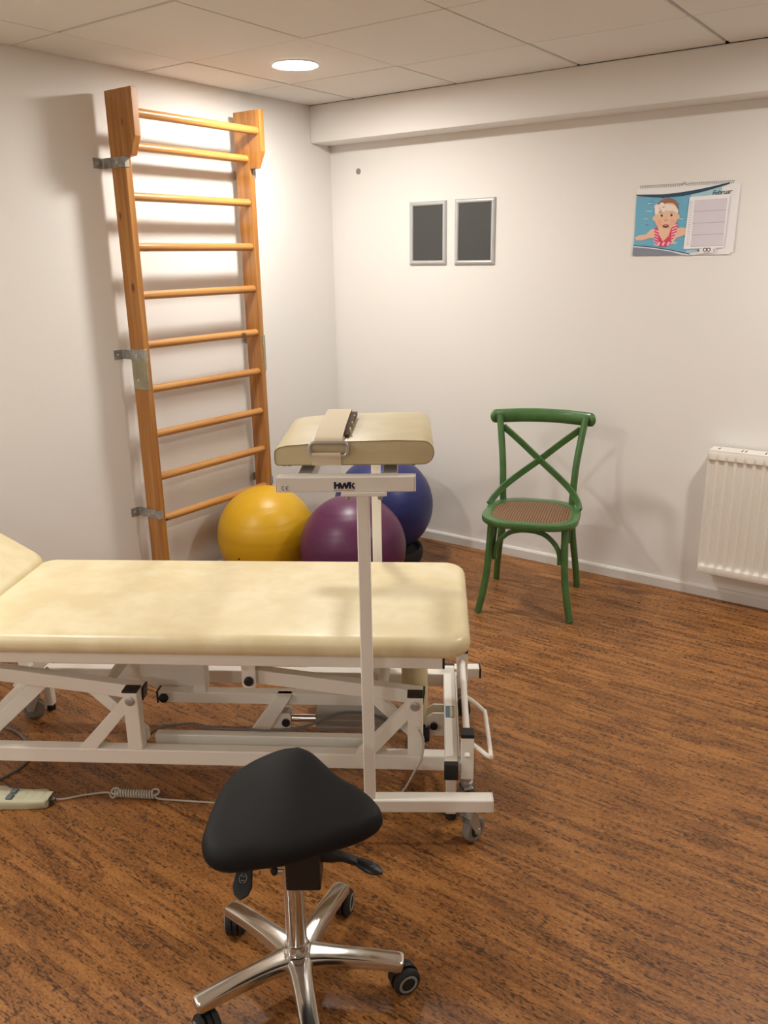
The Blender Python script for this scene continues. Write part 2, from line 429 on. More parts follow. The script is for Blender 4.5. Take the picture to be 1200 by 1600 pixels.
def picture_frame(x0, x1, z0, z1, label):
    c = ((x0+x1)/2, 0, z0)
    t = thing('snap_frame', label, 'frame', c, 0, 'aluminium poster frames on the back wall')
    W = .0235
    prof = [(0, 0), (0, -.007), (.004, -.0115), (.0105, -.0135), (.0175, -.0115), (W-.001, -.0065), (W, 0)]
    cor = [(x0, z0), (x1, z0), (x1, z1), (x0, z1)]
    for i in range(4):
        (ax, az), (bx, bz) = cor[i], cor[(i+1) % 4]
        dx, dz = (bx-ax), (bz-az); l = math.hypot(dx, dz); dx /= l; dz /= l; nx, nz = -dz, dx
        ra = [(ax+(nx+dx)*o, d, az+(nz+dz)*o) for o, d in prof]; rb = [(bx+(nx-dx)*o, d, bz+(nz-dz)*o) for o, d in prof]
        MB().rings([ra, rb]).link('frame_rail', M_alu, t, c, smooth=.9)
    MB().box(x0+W-.002, x1-W+.002, -.0045, -.0005, z0+W-.002, z1-W+.002).link('board', M_slate, t, c)
picture_frame(.543, .776, 1.571, 1.896, 'left one of the two silver snap frames with dark grey boards, nearer the room corner')
picture_frame(.829, 1.067, 1.570, 1.898, 'right one of the two silver snap frames with dark grey boards, nearer the calendar')

# ------------------------------------------------------------------ wall calendar
CX0, CX1, CZ0, CZ1 = 1.795, 2.231, 1.605, 1.902
cc = ((CX0+CX1)/2, 0, CZ0)
cal = thing('wall_calendar', 'spiral bound wall calendar with a swimming baby photo on the back wall', 'calendar', cc)
CW, CH = CX1-CX0, CZ1-CZ0
def cp(s, t, d): return (CX0+s*CW, -d, CZ1-t*CH)
MP = [mat('print_'+n, c, .45) for n, c in dict(page=(236, 234, 236), water=(106, 174, 204), pale_water=(168, 206, 220), navy=(28, 66, 86), grey=(128, 134, 150), skin=(232, 190, 160),
      hair=(150, 104, 76), band=(240, 226, 216), eye=(48, 36, 32), lip=(176, 84, 74), pink=(214, 60, 100), lightpink=(244, 190, 200), lilac=(214, 208, 218), panel=(240, 238, 240), line=(170, 164, 176), ink=(40, 40, 44), cheek=(236, 170, 140), deep=(70, 140, 176)).items()]
PK = ['page', 'water', 'pale_water', 'navy', 'grey', 'skin', 'hair', 'band', 'eye', 'lip', 'pink', 'lightpink', 'lilac', 'panel', 'line', 'ink', 'cheek', 'deep']
MB().box(CX0, CX1, -.006, -.0015, CZ0, CZ1-.004).link('page_block', MP[0], cal, cc)
MB().add([cp(.985, .02, .0062), cp(1.03, .02, .004), cp(1.025, .97, .006), cp(.985, .985, .0062), cp(.985, .02, .0055), cp(1.03, .02, .0035), cp(1.025, .97, .0055), cp(.985, .985, .0055)],
         [(0,1,2,3), (7,6,5,4), (0,4,5,1), (1,5,6,2), (2,6,7,3), (3,7,4,0)]).link('back_page', MP[0], cal, cc)
pr = MB(); lay = [0.0063]
def poly(color, pts, step=True):
    if step: lay[0] += .00006
    pr.cur = PK.index(color); pr.add([cp(s, t, lay[0]) for s, t in pts], [tuple(range(len(pts)))])
def ell(color, cs, ct, rs, rt_, n=28, a0=0, a1=2*PI, step=True):
    poly(color, [(cs+rs*math.cos(a0+(a1-a0)*i/n), ct+rt_*math.sin(a0+(a1-a0)*i/n)) for i in range(n)], step)
def arc_t(s): return .115+.02*math.sin(s*3)-.19*max(0, (s-.25))**1.45
# water photo below the sweeping top arc
top = [(s/20*.86, arc_t(s/20*.86)+.02) for s in range(21)]
poly('pale_water', [(.52, .99), (.72, .955), (.86, .9), (.86, .08)]+[(s, t) for s, t in reversed(top) if s > .5])
poly('water', [(.005, .86), (.2, .90), (.4, .96), (.56, .975), (.57, .2)]+[(s, t) for s, t in reversed(top) if s < .56])
random.seed(3)
for k in range(26):
    s, t = random.uniform(.02, .5), random.uniform(.2, .84)
    ell('pale_water' if k % 3 else 'deep', s, t, random.uniform(.01, .035), random.uniform(.006, .012), 10)
for k in range(5): ell('navy', .28+.05*k, .165-.004*k, .018, .006, 8)
# grey wedge bottom-left and navy arcs
poly('grey', [(.0, .86), (.2, .90), (.4, .955), (.52, .995), (.0, .995)])
for i in range(14):
    s0, s1 = i/14*.6, (i+1)/14*.6; f = lambda s: .845+.10*s+.22*s*s
    poly('navy', [(s0, f(s0)), (s1, f(s1)), (s1, f(s1)+.014), (s0, f(s0)+.014)], i == 0)
    poly('page', [(s0, f(s0)+.014), (s1, f(s1)+.014), (s1, f(s1)+.028), (s0, f(s0)+.028)], False)
for i in range(24):
    s0, s1 = i/24*.93, (i+1)/24*.93; th = lambda s: .022+.03*math.sin(PI*min(s/.93, 1))
    poly('navy', [(s0, arc_t(s0)-.012), (s1, arc_t(s1)-.012), (s1, arc_t(s1)-.012+th(s1)), (s0, arc_t(s0)-.012+th(s0))], i == 0)
# baby: arms, body, swimsuit, head
poly('skin', [(.01, .735), (.06, .70), (.13, .69), (.18, .62), (.24, .60), (.26, .74), (.17, .745), (.1, .775), (.03, .775)])
poly('skin', [(.42, .62), (.5, .60), (.56, .62), (.56, .70), (.48, .74), (.40, .76)])
poly('skin', [(.22, .6), (.45, .58), (.43, .84), (.25, .84)])
suit = [(.215, .60), (.25, .59), (.27, .70), (.315, .80), (.37, .72), (.40, .55), (.455, .54), (.45, .66), (.41, .80), (.36, .875), (.27, .87), (.225, .79)]
poly('pink', suit)
for k in range(6):
    t = .62+.04*k
    poly('lightpink', [(.217, t), (.262, t+.028), (.268, t+.046), (.219, t+.018)], k == 0)
    poly('lightpink', [(.40, t-.045), (.452, t-.07), (.452, t-.052), (.397, t-.024)], False)
for k in range(3): poly('lightpink', [(.255+.05*k, .845), (.275+.05*k, .80), (.29+.05*k, .815), (.275+.05*k, .868)], False)
poly('skin', [(.285, .55), (.375, .55), (.37, .70), (.32, .78), (.285, .70)])
ell('hair', .33, .33, .118, .155); ell('skin', .205, .46, .016, .035); ell('skin', .453, .45, .016, .035)
ell('skin', .33, .43, .122, .205)
ell('cheek', .27, .52, .035, .045); ell('cheek', .39, .52, .035, .045); ell('skin', .33, .50, .05, .09)
poly('hair', [(.235, .27), (.28, .215), (.33, .195), (.39, .21), (.43, .27), (.38, .25), (.33, .245), (.28, .26)])
poly('band', [(.213, .345), (.25, .285), (.33, .262), (.41, .285), (.447, .345), (.45, .395), (.39, .36), (.33, .35), (.27, .365), (.21, .40)])
for a, b, q, r_ in ((.235, .35, .03, .05), (.275, .29, .032, .055), (.225, .295, .026, .04), (.29, .345, .024, .036)): ell('band', a, b, q, r_)
ell('lightpink', .258, .322, .014, .02); poly('hair', [(.25, .37), (.275, .34), (.28, .352), (.256, .385)]); poly('hair', [(.285, .30), (.305, .29), (.305, .30), (.29, .315)])
for ex in (.284, .384):
    ell('band', ex, .42, .021, .022); ell('eye', ex, .42, .014, .021); ell('band', ex+.005, .412, .004, .006, 8)
    poly('hair', [(ex-.024, .388), (ex, .376), (ex+.024, .386), (ex, .383)])
ell('cheek', .328, .485, .016, .018); ell('lip', .316, .497, .004, .005, 8); ell('lip', .342, .497, .004, .005, 8, step=False)
ell('lip', .332, .575, .034, .026); ell('eye', .332, .577, .022, .014); ell('band', .332, .569, .012, .005, 10)
# week table
poly('panel', [(.555, .175), (.945, .16), (.93, .905), (.535, .915)])
for k in range(4):
    t0 = .225+k*.165
    poly('lilac', [(.607, t0), (.925, t0-.008), (.923, t0+.15), (.604, t0+.158)], k == 0)
    poly('line', [(.605, t0+.158), (.923, t0+.15), (.923, t0+.157), (.604, t0+.165)], False)
for k in range(26):
    t0 = .24+k*.0245
    poly('line', [(.562, t0), (.575, t0), (.575, t0+.008), (.562, t0+.008)], k == 0)
    poly('line', [(.582, t0), (.59, t0), (.59, t0+.008), (.582, t0+.008)], False)
poly('page', [(.68, .92), (.86, .89), (.86, .975), (.68, .985)])
for cs in (.752, .788):
    ell('ink', cs, .93, .021, .028); ell('page', cs, .93, .012, .016)
poly('line', [(.745, .968), (.80, .966), (.80, .972), (.745, .974)])
for k in range(3): ell('line', .845, .925+.016*k, .012-.002*k, .006, 8)
for k in range(3): poly('line', [(.66+.012*k, .93-.008*k), (.672+.012*k, .925-.008*k), (.70, .955), (.69, .96)], k == 0)
picture = pr.link('calendar_print', MP, cal, cc)
Mt = Matrix.Translation(Vector(cp(.765, .172, .0078))-Vector(cc)) @ Matrix.Rotation(PI/2, 4, 'X') @ Matrix.Rotation(math.radians(3), 4, 'Z')
text_mesh('Februar', .030, MP[PK.index('ink')], cal, 'month_lettering', Mt, shear=.35, extrude=.0001, space=.86)
sb = MB()
for k in range(52):
    s = .035+.93*k/51
    if .455 < s < .515: continue
    c = Vector(cp(s, .0, .004)); sb.tube([c+Vector((.0006*math.sin(a), -.0058*math.cos(a), .0065*math.sin(a)+.0005)) for a in [2*PI*i/8 for i in range(8)]], .0007, 4, True)
o = sb.link('spiral_binding', M_grey_d, cal, cc); o['kind'] = 'stuff'
hz = CZ1
MB().tube([(CX0+.455*CW, -.004, hz), (CX0+.478*CW, -.005, hz+.004), (CX0+.485*CW, -.006, hz+.013), (CX0+.492*CW, -.005, hz+.004), (CX0+.515*CW, -.004, hz)], .0009, 6).link('hanger_wire', M_grey_d, cal, cc, smooth=True)
MB().lathe([(0, -.009), (.0035, -.009), (.0035, -.007), (.0012, -.007), (.0012, 0)], 10, (CX0+.485*CW, 0, hz+.0105), 'y').link('nail', M_steel, cal, cc)

# ------------------------------------------------------------------ radiator
RO = (2.76, -.07, .155)
rad = thing('radiator', 'white panel radiator with vertical ribs mounted low on the back wall', 'radiator', RO)
RX0, RX1, RZ0, RZ1, RYF, RYB = 2.252, 3.252, .155, .747, -.112, -.030
def smooth01(a, b, x): t = min(1, max(0, (x-a)/(b-a))); return t*t*(3-2*t)
g = MB(); xs = [RX0+i*.0025 for i in range(int((RX1-RX0)/.0025)+1)]; zs = [RZ0, RZ0+.004, RZ0+.033, RZ0+.036, RZ0+.040, RZ0+.05, RZ0+.066, RZ1-.070, RZ1-.054, RZ1-.046, RZ1-.041, RZ1-.038, RZ1-.004, RZ1]
gv = []
for z in zs:
    amp = smooth01(RZ0+.034, RZ0+.045, z)*(1-smooth01(RZ1-.044, RZ1-.037, z))
    for x in xs:
        ph = ((x-RX0)/.04) % 1.0
        gro = smooth01(.12, .30, ph)*(1-smooth01(.70, .88, ph))
        inset = .002 if (z in (RZ0, RZ1) or x in (xs[0], xs[-1])) else 0
        gv.append((x, RYF+inset+amp*(.0035+.0095*gro), z))
nx = len(xs)
g.add(gv, [(r*nx+c, r*nx+c+1, (r+1)*nx+c+1, (r+1)*nx+c) for r in range(len(zs)-1) for c in range(nx-1)])
g.link('front_panel', M_rad, rad, RO, smooth=True)
MB().box(RX0, RX1, RYB, RYB+.014, RZ0+.012, RZ1-.012).link('rear_panel', M_rad, rad, RO, bevel=.003)
MB().box(RX0-.002, RX0+.001, RYF+.004, RYB, RZ0+.004, RZ1-.004).link('side_cover', M_rad, rad, RO, bevel=.001, seg=1)
MB().box(RX1-.001, RX1+.002, RYF+.004, RYB, RZ0+.004, RZ1-.004).link('side_cover', M_rad, rad, RO, bevel=.001, seg=1)
tg = MB().box(RX0-.001, RX1+.001, RYF+.005, RYB+.01, RZ1-.003, RZ1+.006).link('top_grille', M_rad, rad, RO, bevel=.0025)
for k in range(10):
    for dx in (0, .016):
        x = RX0+.035+k*.1+dx
        if k == 0 and dx: continue
        MB().box(x-.0025, x+.0025, RYF+.028, RYB-.018, RZ1+.0055, RZ1+.0065).link('slot', M_dark, tg, RO)
MB().box(RX0+.01, RX1-.01, RYF+.02, RYB, RZ0-.002, RZ0+.012).link('bottom_rail', M_rad, rad, RO)
for x in (RX0+.12, RX1-.12):
    MB().box(x-.015, x+.015, RYB+.012, .0005, RZ0+.06, RZ1-.06).link('wall_bracket', M_rad, rad, RO)

# ------------------------------------------------------------------ green cross-back chair
GA = math.radians(18); CO = (1.646, -.72, 0)
ch = thing('cross_back_chair', 'green painted wooden cross-back chair with a woven cane seat by the back wall', 'chair', CO, GA)
# local frame: x right, y towards the wall
so = rrect(-.222, .222, -.035, .395, (.14, .17, .17, .14), 8)
def inset(pts, k): 
    cx = sum(p[0] for p in pts)/len(pts); cy = sum(p[1] for p in pts)/len(pts)
    return [(cx+(x-cx)*k, cy+(y-cy)*k) for x, y in pts]
sr = MB(); R_ = []
for k, z in ((.80, .434), (.98, .434), (.995, .438), (1.0, .446), (1.0, .455), (.99, .462), (.97, .4645), (.84, .4645), (.81, .463), (.80, .459)):
    R_.append([(x, y, z) for x, y in inset(so, k)])
sr.rings(R_+[R_[0]], False, False).link('seat_rim', M_green, ch, smooth=True)
MB().rings([[(x, y, z) for x, y in inset(so, k)] for k, z in ((.806, .452), (.806, .459), (.79, .461), (.4, .4615), (.05, .462))]).link('cane_panel', M_cane, ch, smooth=True)
csec = [(.0165*math.cos(2*PI*i/14), .0165*math.sin(2*PI*i/14)) for i in range(14)]
for s in (-1, 1):
    MB().sweep(bez([(s*.168, .045, .440), (s*.172, .035, .33), (s*.180, .022, .20), (s*.196, .008, .09), (s*.214, -.004, .001)], 20), csec, up=(0, 1, 0), scale=None).link('front_leg', M_green, ch, smooth=True)
    post = bez([(s*.206, .445, .001), (s*.196, .42, .12), (s*.178, .385, .28), (s*.168, .365, .42), (s*.170, .362, .52), (s*.176, .375, .64), (s*.190, .400, .76), (s*.206, .427, .872)], 36)
    MB().sweep(post, csec, up=(0, 1, 0)).link('back_post', M_green, ch, smooth=True)
# curved crest rail wrapped behind the posts
crp = bez([(-.251, .426, .858), (-.21, .452, .858), (-.10, .487, .860), (0, .496, .861), (.10, .487, .860), (.21, .452, .858), (.251, .426, .858)], 60)
acc = [0.0]
for i in range(1, len(crp)): acc.append(acc[-1]+(crp[i]-crp[i-1]).length)
def along(d):
    for i in range(1, len(crp)):
        if acc[i] >= d: t = (d-acc[i-1])/(acc[i]-acc[i-1]); return crp[i-1].lerp(crp[i], t)
    return crp[-1]
TL_, RE = acc[-1], .030
ds = [RE*(1-math.cos(PI/2*i/8)) for i in range(1, 9)]
ds = [0.0004]+ds+[RE+(TL_-2*RE)*i/24 for i in range(1, 24)]+[TL_-d for d in reversed(ds)]+[TL_-.0004]
ssc = [math.sqrt(max(.004, 1-max(0, (RE-min(d, TL_-d))/RE)**2)) for d in ds]
el = [(.017*math.cos(2*PI*i/18), .034*math.sin(2*PI*i/18)) for i in range(18)]
MB().sweep([along(d) for d in ds], el, up=(0, 0, 1), scale=ssc).link('crest_rail', M_green, ch, smooth=True)
for s in (-1, 1):
    for k in (0, 1):
        MB().lathe([(0, -.002), (.0035, -.0015), (.0045, 0)], 10, (s*(.2025+.0015*k), .4045+.003*k, .838+.018*k-.004), 'y').link('dowel', M_green, ch, smooth=True)
fsec = [(-.005, -.0165), (.005, -.0165), (.005, .0165), (-.005, .0165)]
for s in (-1, 1):
    d = .004 if s > 0 else -.004
    MB().sweep(bez([(s*.186, .418+d*.5, .815), (s*.10, .414+d, .745), (0, .400+d, .660), (-s*.10, .372+d, .582), (-s*.165, .335, .528), (-s*.203, .285, .485), (-s*.216, .235, .4625)], 36), fsec, up=(0, -.25, 1)).link('cross_brace', M_green, ch, bevel=.0025)
MB().lathe([(0, -.016), (.005, -.0155), (.006, -.012), (.006, 0)], 12, (0, .4, .66), 'y').link('brace_rivet', M_green, ch, smooth=True)
asec = [(-.010, -.010), (.010, -.010), (.010, .010), (-.010, .010)]
def hoop(pts): MB().sweep(bez(pts, 40), asec, up=(0, 1, 0)).link('leg_hoop', M_green, ch, bevel=.003)
hoop([(-.150, .048, .255), (-.148, .048, .300), (-.130, .048, .346), (-.088, .048, .388), (-.044, .048, .405), (0, .048, .409), (.044, .048, .405), (.088, .048, .388), (.130, .048, .346), (.148, .048, .300), (.150, .048, .255)])
for s in (-1, 1):
    MB().sweep(bez([(s*.160, .068, .262), (s*.160, .075, .320), (s*.160, .110, .385), (s*.160, .165, .4195), (s*.160, .205, .4245), (s*.160, .25, .4195), (s*.160, .305, .385), (s*.160, .34, .320), (s*.160, .352, .262)], 32), asec, up=(1, 0, 0)).link('leg_hoop', M_green, ch, bevel=.003)

# ------------------------------------------------------------------ balls
def ball(name, label, m_, c, r, seamdir, rz, valve):
    b = MB(); prof = []
    n = 72
    for i in range(n+1):
        a = -PI/2+PI*i/n; rr = r
        lat = math.degrees(a)
        for l0 in (-52, -30, -10, 10, 30, 52):
            rr -= .0011*math.exp(-((lat-l0)/1.1)**2)
        prof.append((max(0, rr*math.cos(a)), rr*math.sin(a)))
    t = thing(name, label, 'exercise ball', (c[0], c[1], c[2]-r), 0, None)
    b.lathe(prof, 72); b.xf(Matrix.Translation((0, 0, r)) @ Matrix.Rotation(rz, 4, 'Z') @ Matrix.Rotation(seamdir, 4, 'X'))
    b.link('ball_skin', m_, t, smooth=True)
    v = Vector(valve).normalized()
    p = MB().lathe([(.006, -.002), (.006, .0008), (.004, .0014), (0, .0014)], 14)
    p.xf(Matrix.Translation((0, 0, r)) @ Matrix.Translation(v*r) @ v.to_track_quat('Z', 'Y').to_matrix().to_4x4()); p.link('valve_plug', M_rubber if name == 'exercise_ball' else m_, t, smooth=True)
    return t
ball('exercise_ball', 'yellow exercise ball on the floor below the wall bars', M_yel, (.322, -1.025, .252), .252, math.radians(8), .6, (.145, -.963, -.228))
ball('exercise_ball', 'purple exercise ball between the yellow and the blue one', M_pur, (.837, -.960, .260), .260, math.radians(5), -.6, (.1, -.9, -.35))
ball('exercise_ball', 'dark blue exercise ball resting in a black ring in the corner', M_blu, (.651, -.440, .3185), .270, math.radians(4), -.6, (.5, .8, .1))
rg = MB()
rprof = [(0, .002), (.195, .002), (.207, .008), (.214, .03), (.214, .062), (.210, .078), (.203, .080), (.197, .076), (.190, .050), (.16, .044), (0, .044)]
rg.lathe(rprof, 56)
ring = rg.link('ball_ring', M_rubber, None, smooth=True); ring.location = (.651, -.440, 0)
tag(ring, 'black round ball holder ring on the floor under the blue ball', 'ball ring')

# ------------------------------------------------------------------ treatment couch (local u along, v away from the viewer)
CA = math.radians(32.0)
def world(u, v, z, a=CA): return (math.cos(a)*u-math.sin(a)*v, math.sin(a)*u+math.cos(a)*v, z)
OC = (-.09, -2.665, 0)
couch = thing('treatment_couch', 'long height-adjustable treatment couch with cream vinyl pads on a white steel frame', 'couch', world(*OC), CA)
def cl(mb, name, m_, parent=couch, **k): return mb.link(name, m_, parent, OC, **k)
cl(pad(MB(), -.790, .706, -3.008, -2.372, .548, .610, (.07, .07, .05, .05), .030, .007, .022), 'seat_pad', M_vinyl, smooth=True)
hp = pad(MB(), -.60, 0, -3.008, -2.372, 0, .062, (.05, .05, .07, .07), .030, .007, .022)
hp.xf(Matrix.Translation((-.800, 0, .556)) @ Matrix.Rotation(math.radians(32), 4, 'Y')); cl(hp, 'head_pad', M_vinyl, smooth=True)
hf = MB()
for v in (-2.93, -2.45): hf.box(-.58, -.02, v-.015, v+.015, -.028, -.001)
hf.box(-.50, -.47, -2.945, -2.435, -.028, -.001)
hf.xf(Matrix.Translation((-.800, 0, .556)) @ Matrix.Rotation(math.radians(32), 4, 'Y')); cl(hf, 'head_frame', M_white)
# pad frame
for v in (-2.967, -2.413): 
    fr = cl(MB().box(-.79, .628, v-.0175, v+.0175, .511, .547), 'frame_rail', M_white, bevel=.003)
    cl(MB().box(.628, .634, v-.0175, v+.0175, .511, .547), 'end_cap', M_black, fr, bevel=.0015)
for u in (-.70, -.05, .58): cl(MB().box(u-.0175, u+.0175, -2.95, -2.43, .513, .546), 'cross_member', M_white)
# base: end crossbeams, long rails, feet
for u in (-.844, .655):
    cb = cl(MB().box(u-.02, u+.02, -2.978, -2.352, .150, .200), 'end_crossbeam', M_white, bevel=.004)
    cl(MB().box(u-.0208, u+.0208, -2.985, -2.962, .1492, .2008), 'end_cap', M_black, cb, bevel=.003)
    cl(MB().box(u-.0208, u+.0208, -2.366, -2.345, .1492, .2008), 'end_cap', M_black, cb, bevel=.003)
    for v in (-2.955, -2.378):
        ft = cl(MB().box(u-.015, u+.015, v-.015, v+.015, .022, .150), 'foot_tube', M_white, bevel=.002)
        cl(MB().lathe([(.016, 0), (.0165, .012), (.012, .022), (0, .022)], 16, (u, v, 0)), 'rubber_foot', M_rubber, ft, smooth=True)
st = cl(MB().box(.641, .669, -2.72, -2.648, .2, .2006), 'sticker', mat('sticker_blue', (92, 122, 142), .5))
MB().box(.655, .668, -2.716, -2.652, .2006, .2009).link('sticker_print', mat('sticker_beige', (206, 196, 164), .5), st, OC)
for v0, v1 in ((-2.940, -2.900), (-2.430, -2.390)):
    cl(MB().box(-.8255, .6365, v0, v1, .150, .200), 'base_rail', M_white, bevel=.004)
cl(MB().box(-.27, .42, -2.852, -2.822, .150, .200), 'inner_rail', M_white, bevel=.003)
cl(MB().box(-.27, .42, -2.900, -2.852, .150, .156), 'cable_tray', M_white)
# A-frames with pivots
for v, s in ((-2.92, -1), (-2.41, 1)):
    for u in (-.300, .549):
        ps = cl(MB().box(u-.0225, u+.0225, v-.02, v+.02, .199, .394), 'pivot_post', M_white, bevel=.003)
        cl(MB().box(u-.0232, u+.0232, v-.0207, v+.0207, .392, .399), 'post_cap', M_black, ps, bevel=.002)
        q = s*.006
        cl(MB().lathe([(.0145, 0), (.0145, q*.6), (.011, q), (0, q)], 18, (u, v+s*.02, .366), 'y'), 'pivot_bolt', M_steel, ps, smooth=True)
        cl(MB().prism([(u-.022, .372), (u-.022, .318), (u-.122, .199), (u-.178, .199)], 'y', v-.018, v+.012), 'brace', M_white, bevel=.002)
        vi = v-s*.045
        cl(MB().prism([(u-.165, .375), (u-.112, .375), (u+.022, .236), (u+.022, .199), (u+.010, .199)], 'y', vi-.01, vi+.01), 'lever_plate', M_white, bevel=.002)
        # lifting arm inside the post
        va = v-s*.042 if s < 0 else v-.042
        va = v+.042 if s < 0 else v-.042
        arm = MB(); arm.beam((u+.020, va, .367), (u-.49, va, .432), .036, .044); ar = cl(arm, 'lifting_arm', M_white, bevel=.003)
        d = Vector((.51, 0, -.065)).normalized(); e0 = Vector((u+.020, va, .367))
        ec = MB(); ec.beam(e0, e0+d*.006, .037, .045); cl(ec, 'end_cap', M_black, ar, bevel=.001)
        hb = cl(MB().prism([(u-.512, .512), (u-.470, .512), (u-.470, .412), (u-.476, .405), (u-.506, .405), (u-.512, .412)], 'y', v-.004*s-.003, v-.004*s+.003), 'hanging_bracket', M_white, bevel=.0012, seg=1) if s < 0 else \
             cl(MB().prism([(u-.512, .512), (u-.470, .512), (u-.470, .405), (u-.512, .405)], 'y', v-.003, v+.003), 'hanging_bracket', M_white)
        q = s*.012
        cl(MB().lathe([(.014, 0), (.014, q*.7), (.010, q), (0, q)], 16, (u-.49, v+s*.001, .430), 'y'), 'pivot_bolt', M_black, hb, smooth=True)
for u in (-.300, .549): cl(MB().tube([(u-.10, -2.862, .38), (u-.10, -2.468, .38)], .016, 12), 'torsion_tube', M_white, smooth=True)
# strut frame at the head end
cl(MB().beam((-.60, -2.81, .385), (-.83, -2.81, .172), .03, .045), 'strut', M_white, bevel=.002)
cl(MB().beam((-.66, -2.52, .385), (-.88, -2.52, .172), .03, .035), 'strut', M_white, bevel=.002)
# centre lifting linkage, gusset and actuator
cl(MB().box(-.312, .40, -2.68, -2.64, .212, .252), 'centre_beam', M_white, bevel=.003)
cl(MB().box(-.317, -.312, -2.681, -2.639, .211, .253), 'end_cap', M_black)
cl(MB().lathe([(.0155, 0), (.0155, -.008), (.010, -.012), (0, -.012)], 16, (-.292, -2.682, .232), 'y'), 'pivot_bolt', M_black, smooth=True)
gs = MB().prism([(-.46, .300), (-.385, .512), (-.15, .512), (-.15, .262), (-.24, .240), (-.335, .240), (-.39, .270)], 'y', -2.632, -2.626); cl(gs, 'gusset_plate', M_white)
gs = MB().prism([(.26, .512), (.46, .512), (.46, .36), (.42, .33), (.36, .33)], 'y', -2.632, -2.626); cl(gs, 'gusset_plate', M_white)
cl(MB().box(-.19, -.15, -2.68, -2.63, .25, .512), 'centre_post', M_white)
cl(MB().prism([(.088, .252), (.138, .252), (.048, .105), (-.012, .105)], 'y', -2.70, -2.66), 'actuator_lever', M_white, bevel=.002)
for v in (-2.69, -2.645): cl(MB().prism([(.055, .13), (.125, .13), (.131, .137), (.131, .178), (.125, .185), (.07, .185)], 'y', v-.003, v+.003), 'clevis_plate', M_white)
for v, q in ((-2.694, -.008), (-2.642, .008)): cl(MB().lathe([(.0135, 0), (.0135, q), (0, q)], 14, (.116, v, .155), 'y'), 'pivot_bolt', M_black, smooth=True)
cl(MB().tube([(.10, -2.668, .157), (.24, -2.668, .157)], .013, 16), 'actuator_rod', M_chrome, smooth=True)
ac = MB(); ac.sweep([(.215, -2.668, .160), (.50, -2.668, .160)], [(-.03, -.032), (.03, -.032), (.03, -.020), (.027, -.017), (.027, -.008), (.03, -.005), (.03, .006), (.027, .009), (.027, .017), (.03, .020), (.03, .030), (-.03, .030)])
cl(ac, 'actuator_body', M_cyl)
cl(MB().lathe([(.030, .095), (.0305, .12), (.034, .135), (.040, .19), (.042, .21), (.0425, .39), (.038, .42), (0, .42)], 28, (.540, -2.66, 0)), 'motor_housing', M_beige, smooth=True)
co = MB(); co.tube([(.575+.012*math.cos(a), -2.70+.012*math.sin(a), .10+.0055*a/(2*PI)) for a in [2*PI*i/10 for i in range(0, 101)]], .0026, 6); cl(co, 'cable_coil', M_rubber, smooth=True)
for v in (-2.69, -2.635): cl(MB().prism([(.575, .115), (.636, .115), (.636, .198), (.60, .198), (.582, .185), (.575, .165)], 'y', v-.003, v+.003), 'clevis_plate', M_white)
cl(MB().lathe([(.0125, 0), (.0125, -.009), (0, -.009)], 14, (.603, -2.693, .153), 'y'), 'pivot_bolt', M_black, smooth=True)
# castor retraction gear at the right end
for v in (-2.945, -2.405):
    hs = cl(MB().box(.683, .721, v-.02, v+.02, .140, .280), 'castor_housing', M_white, bevel=.003)
    cl(MB().box(.6822, .7218, v-.0208, v+.0208, .278, .290), 'housing_cap', M_black, hs, bevel=.002)
    q = MB(); q.tube([(.702, v-.0195, .228), (.702, v-.03, .222)], .0085, 12); cl(q, 'lever_stub', M_white, hs, smooth=True)
    cl(MB().lathe([(0, .106), (.017, .106), (.0185, .112), (.0185, .122), (.014, .126), (.014, .140), (0, .140)], 18, (.702, v, 0)), 'castor_neck', M_steel, hs, smooth=True)
    w_ = MB(); w_.lathe([(.006, -.012), (.034, -.012), (.0375, -.008), (.0375, .008), (.034, .012), (.006, .012)], 24, (0, 0, 0), 'x'); w_.xf(Matrix.Translation((.712, v+.035, .0375)) @ Matrix.Rotation(.35, 4, 'Z')); cl(w_, 'castor_wheel', M_rubber, hs, smooth=.6)
    fk = MB(); 
    for sx in (-.017, .017): fk.prism([(-.022, .108), (.016, .108), (.046, .048), (.042, .030), (.028, .030)], 'x', sx-.0015, sx+.0015)
    fk.box(-.0185, .0185, -.022, .020, .104, .108); fk.xf(Matrix.Translation((.702, v, 0)) @ Matrix.Rotation(.35, 4, 'Z')); cl(fk, 'castor_fork', M_steel, hs)
    cl(MB().box(.676, .684, v-.012, v+.012, .165, .190), 'link_block', M_white, hs)
cl(MB().tube([(.702, -2.925, .243), (.702, -2.425, .243)], .0105, 14), 'torsion_bar', M_white, smooth=True)
cl(MB().tube(bez([(.707, -2.66, .243), (.735, -2.70, .243), (.760, -2.745, .242), (.7645, -2.77, .242), (.768, -2.98, .242), (.766, -2.998, .242), (.757, -2.992, .242), (.730, -2.955, .243), (.707, -2.925, .243)], 60), .0065, 10), 'foot_pedal', M_white, smooth=True)
cl(MB().box(.676, .6815, -2.93, -2.42, .165, .195), 'carrier_flat', M_white)
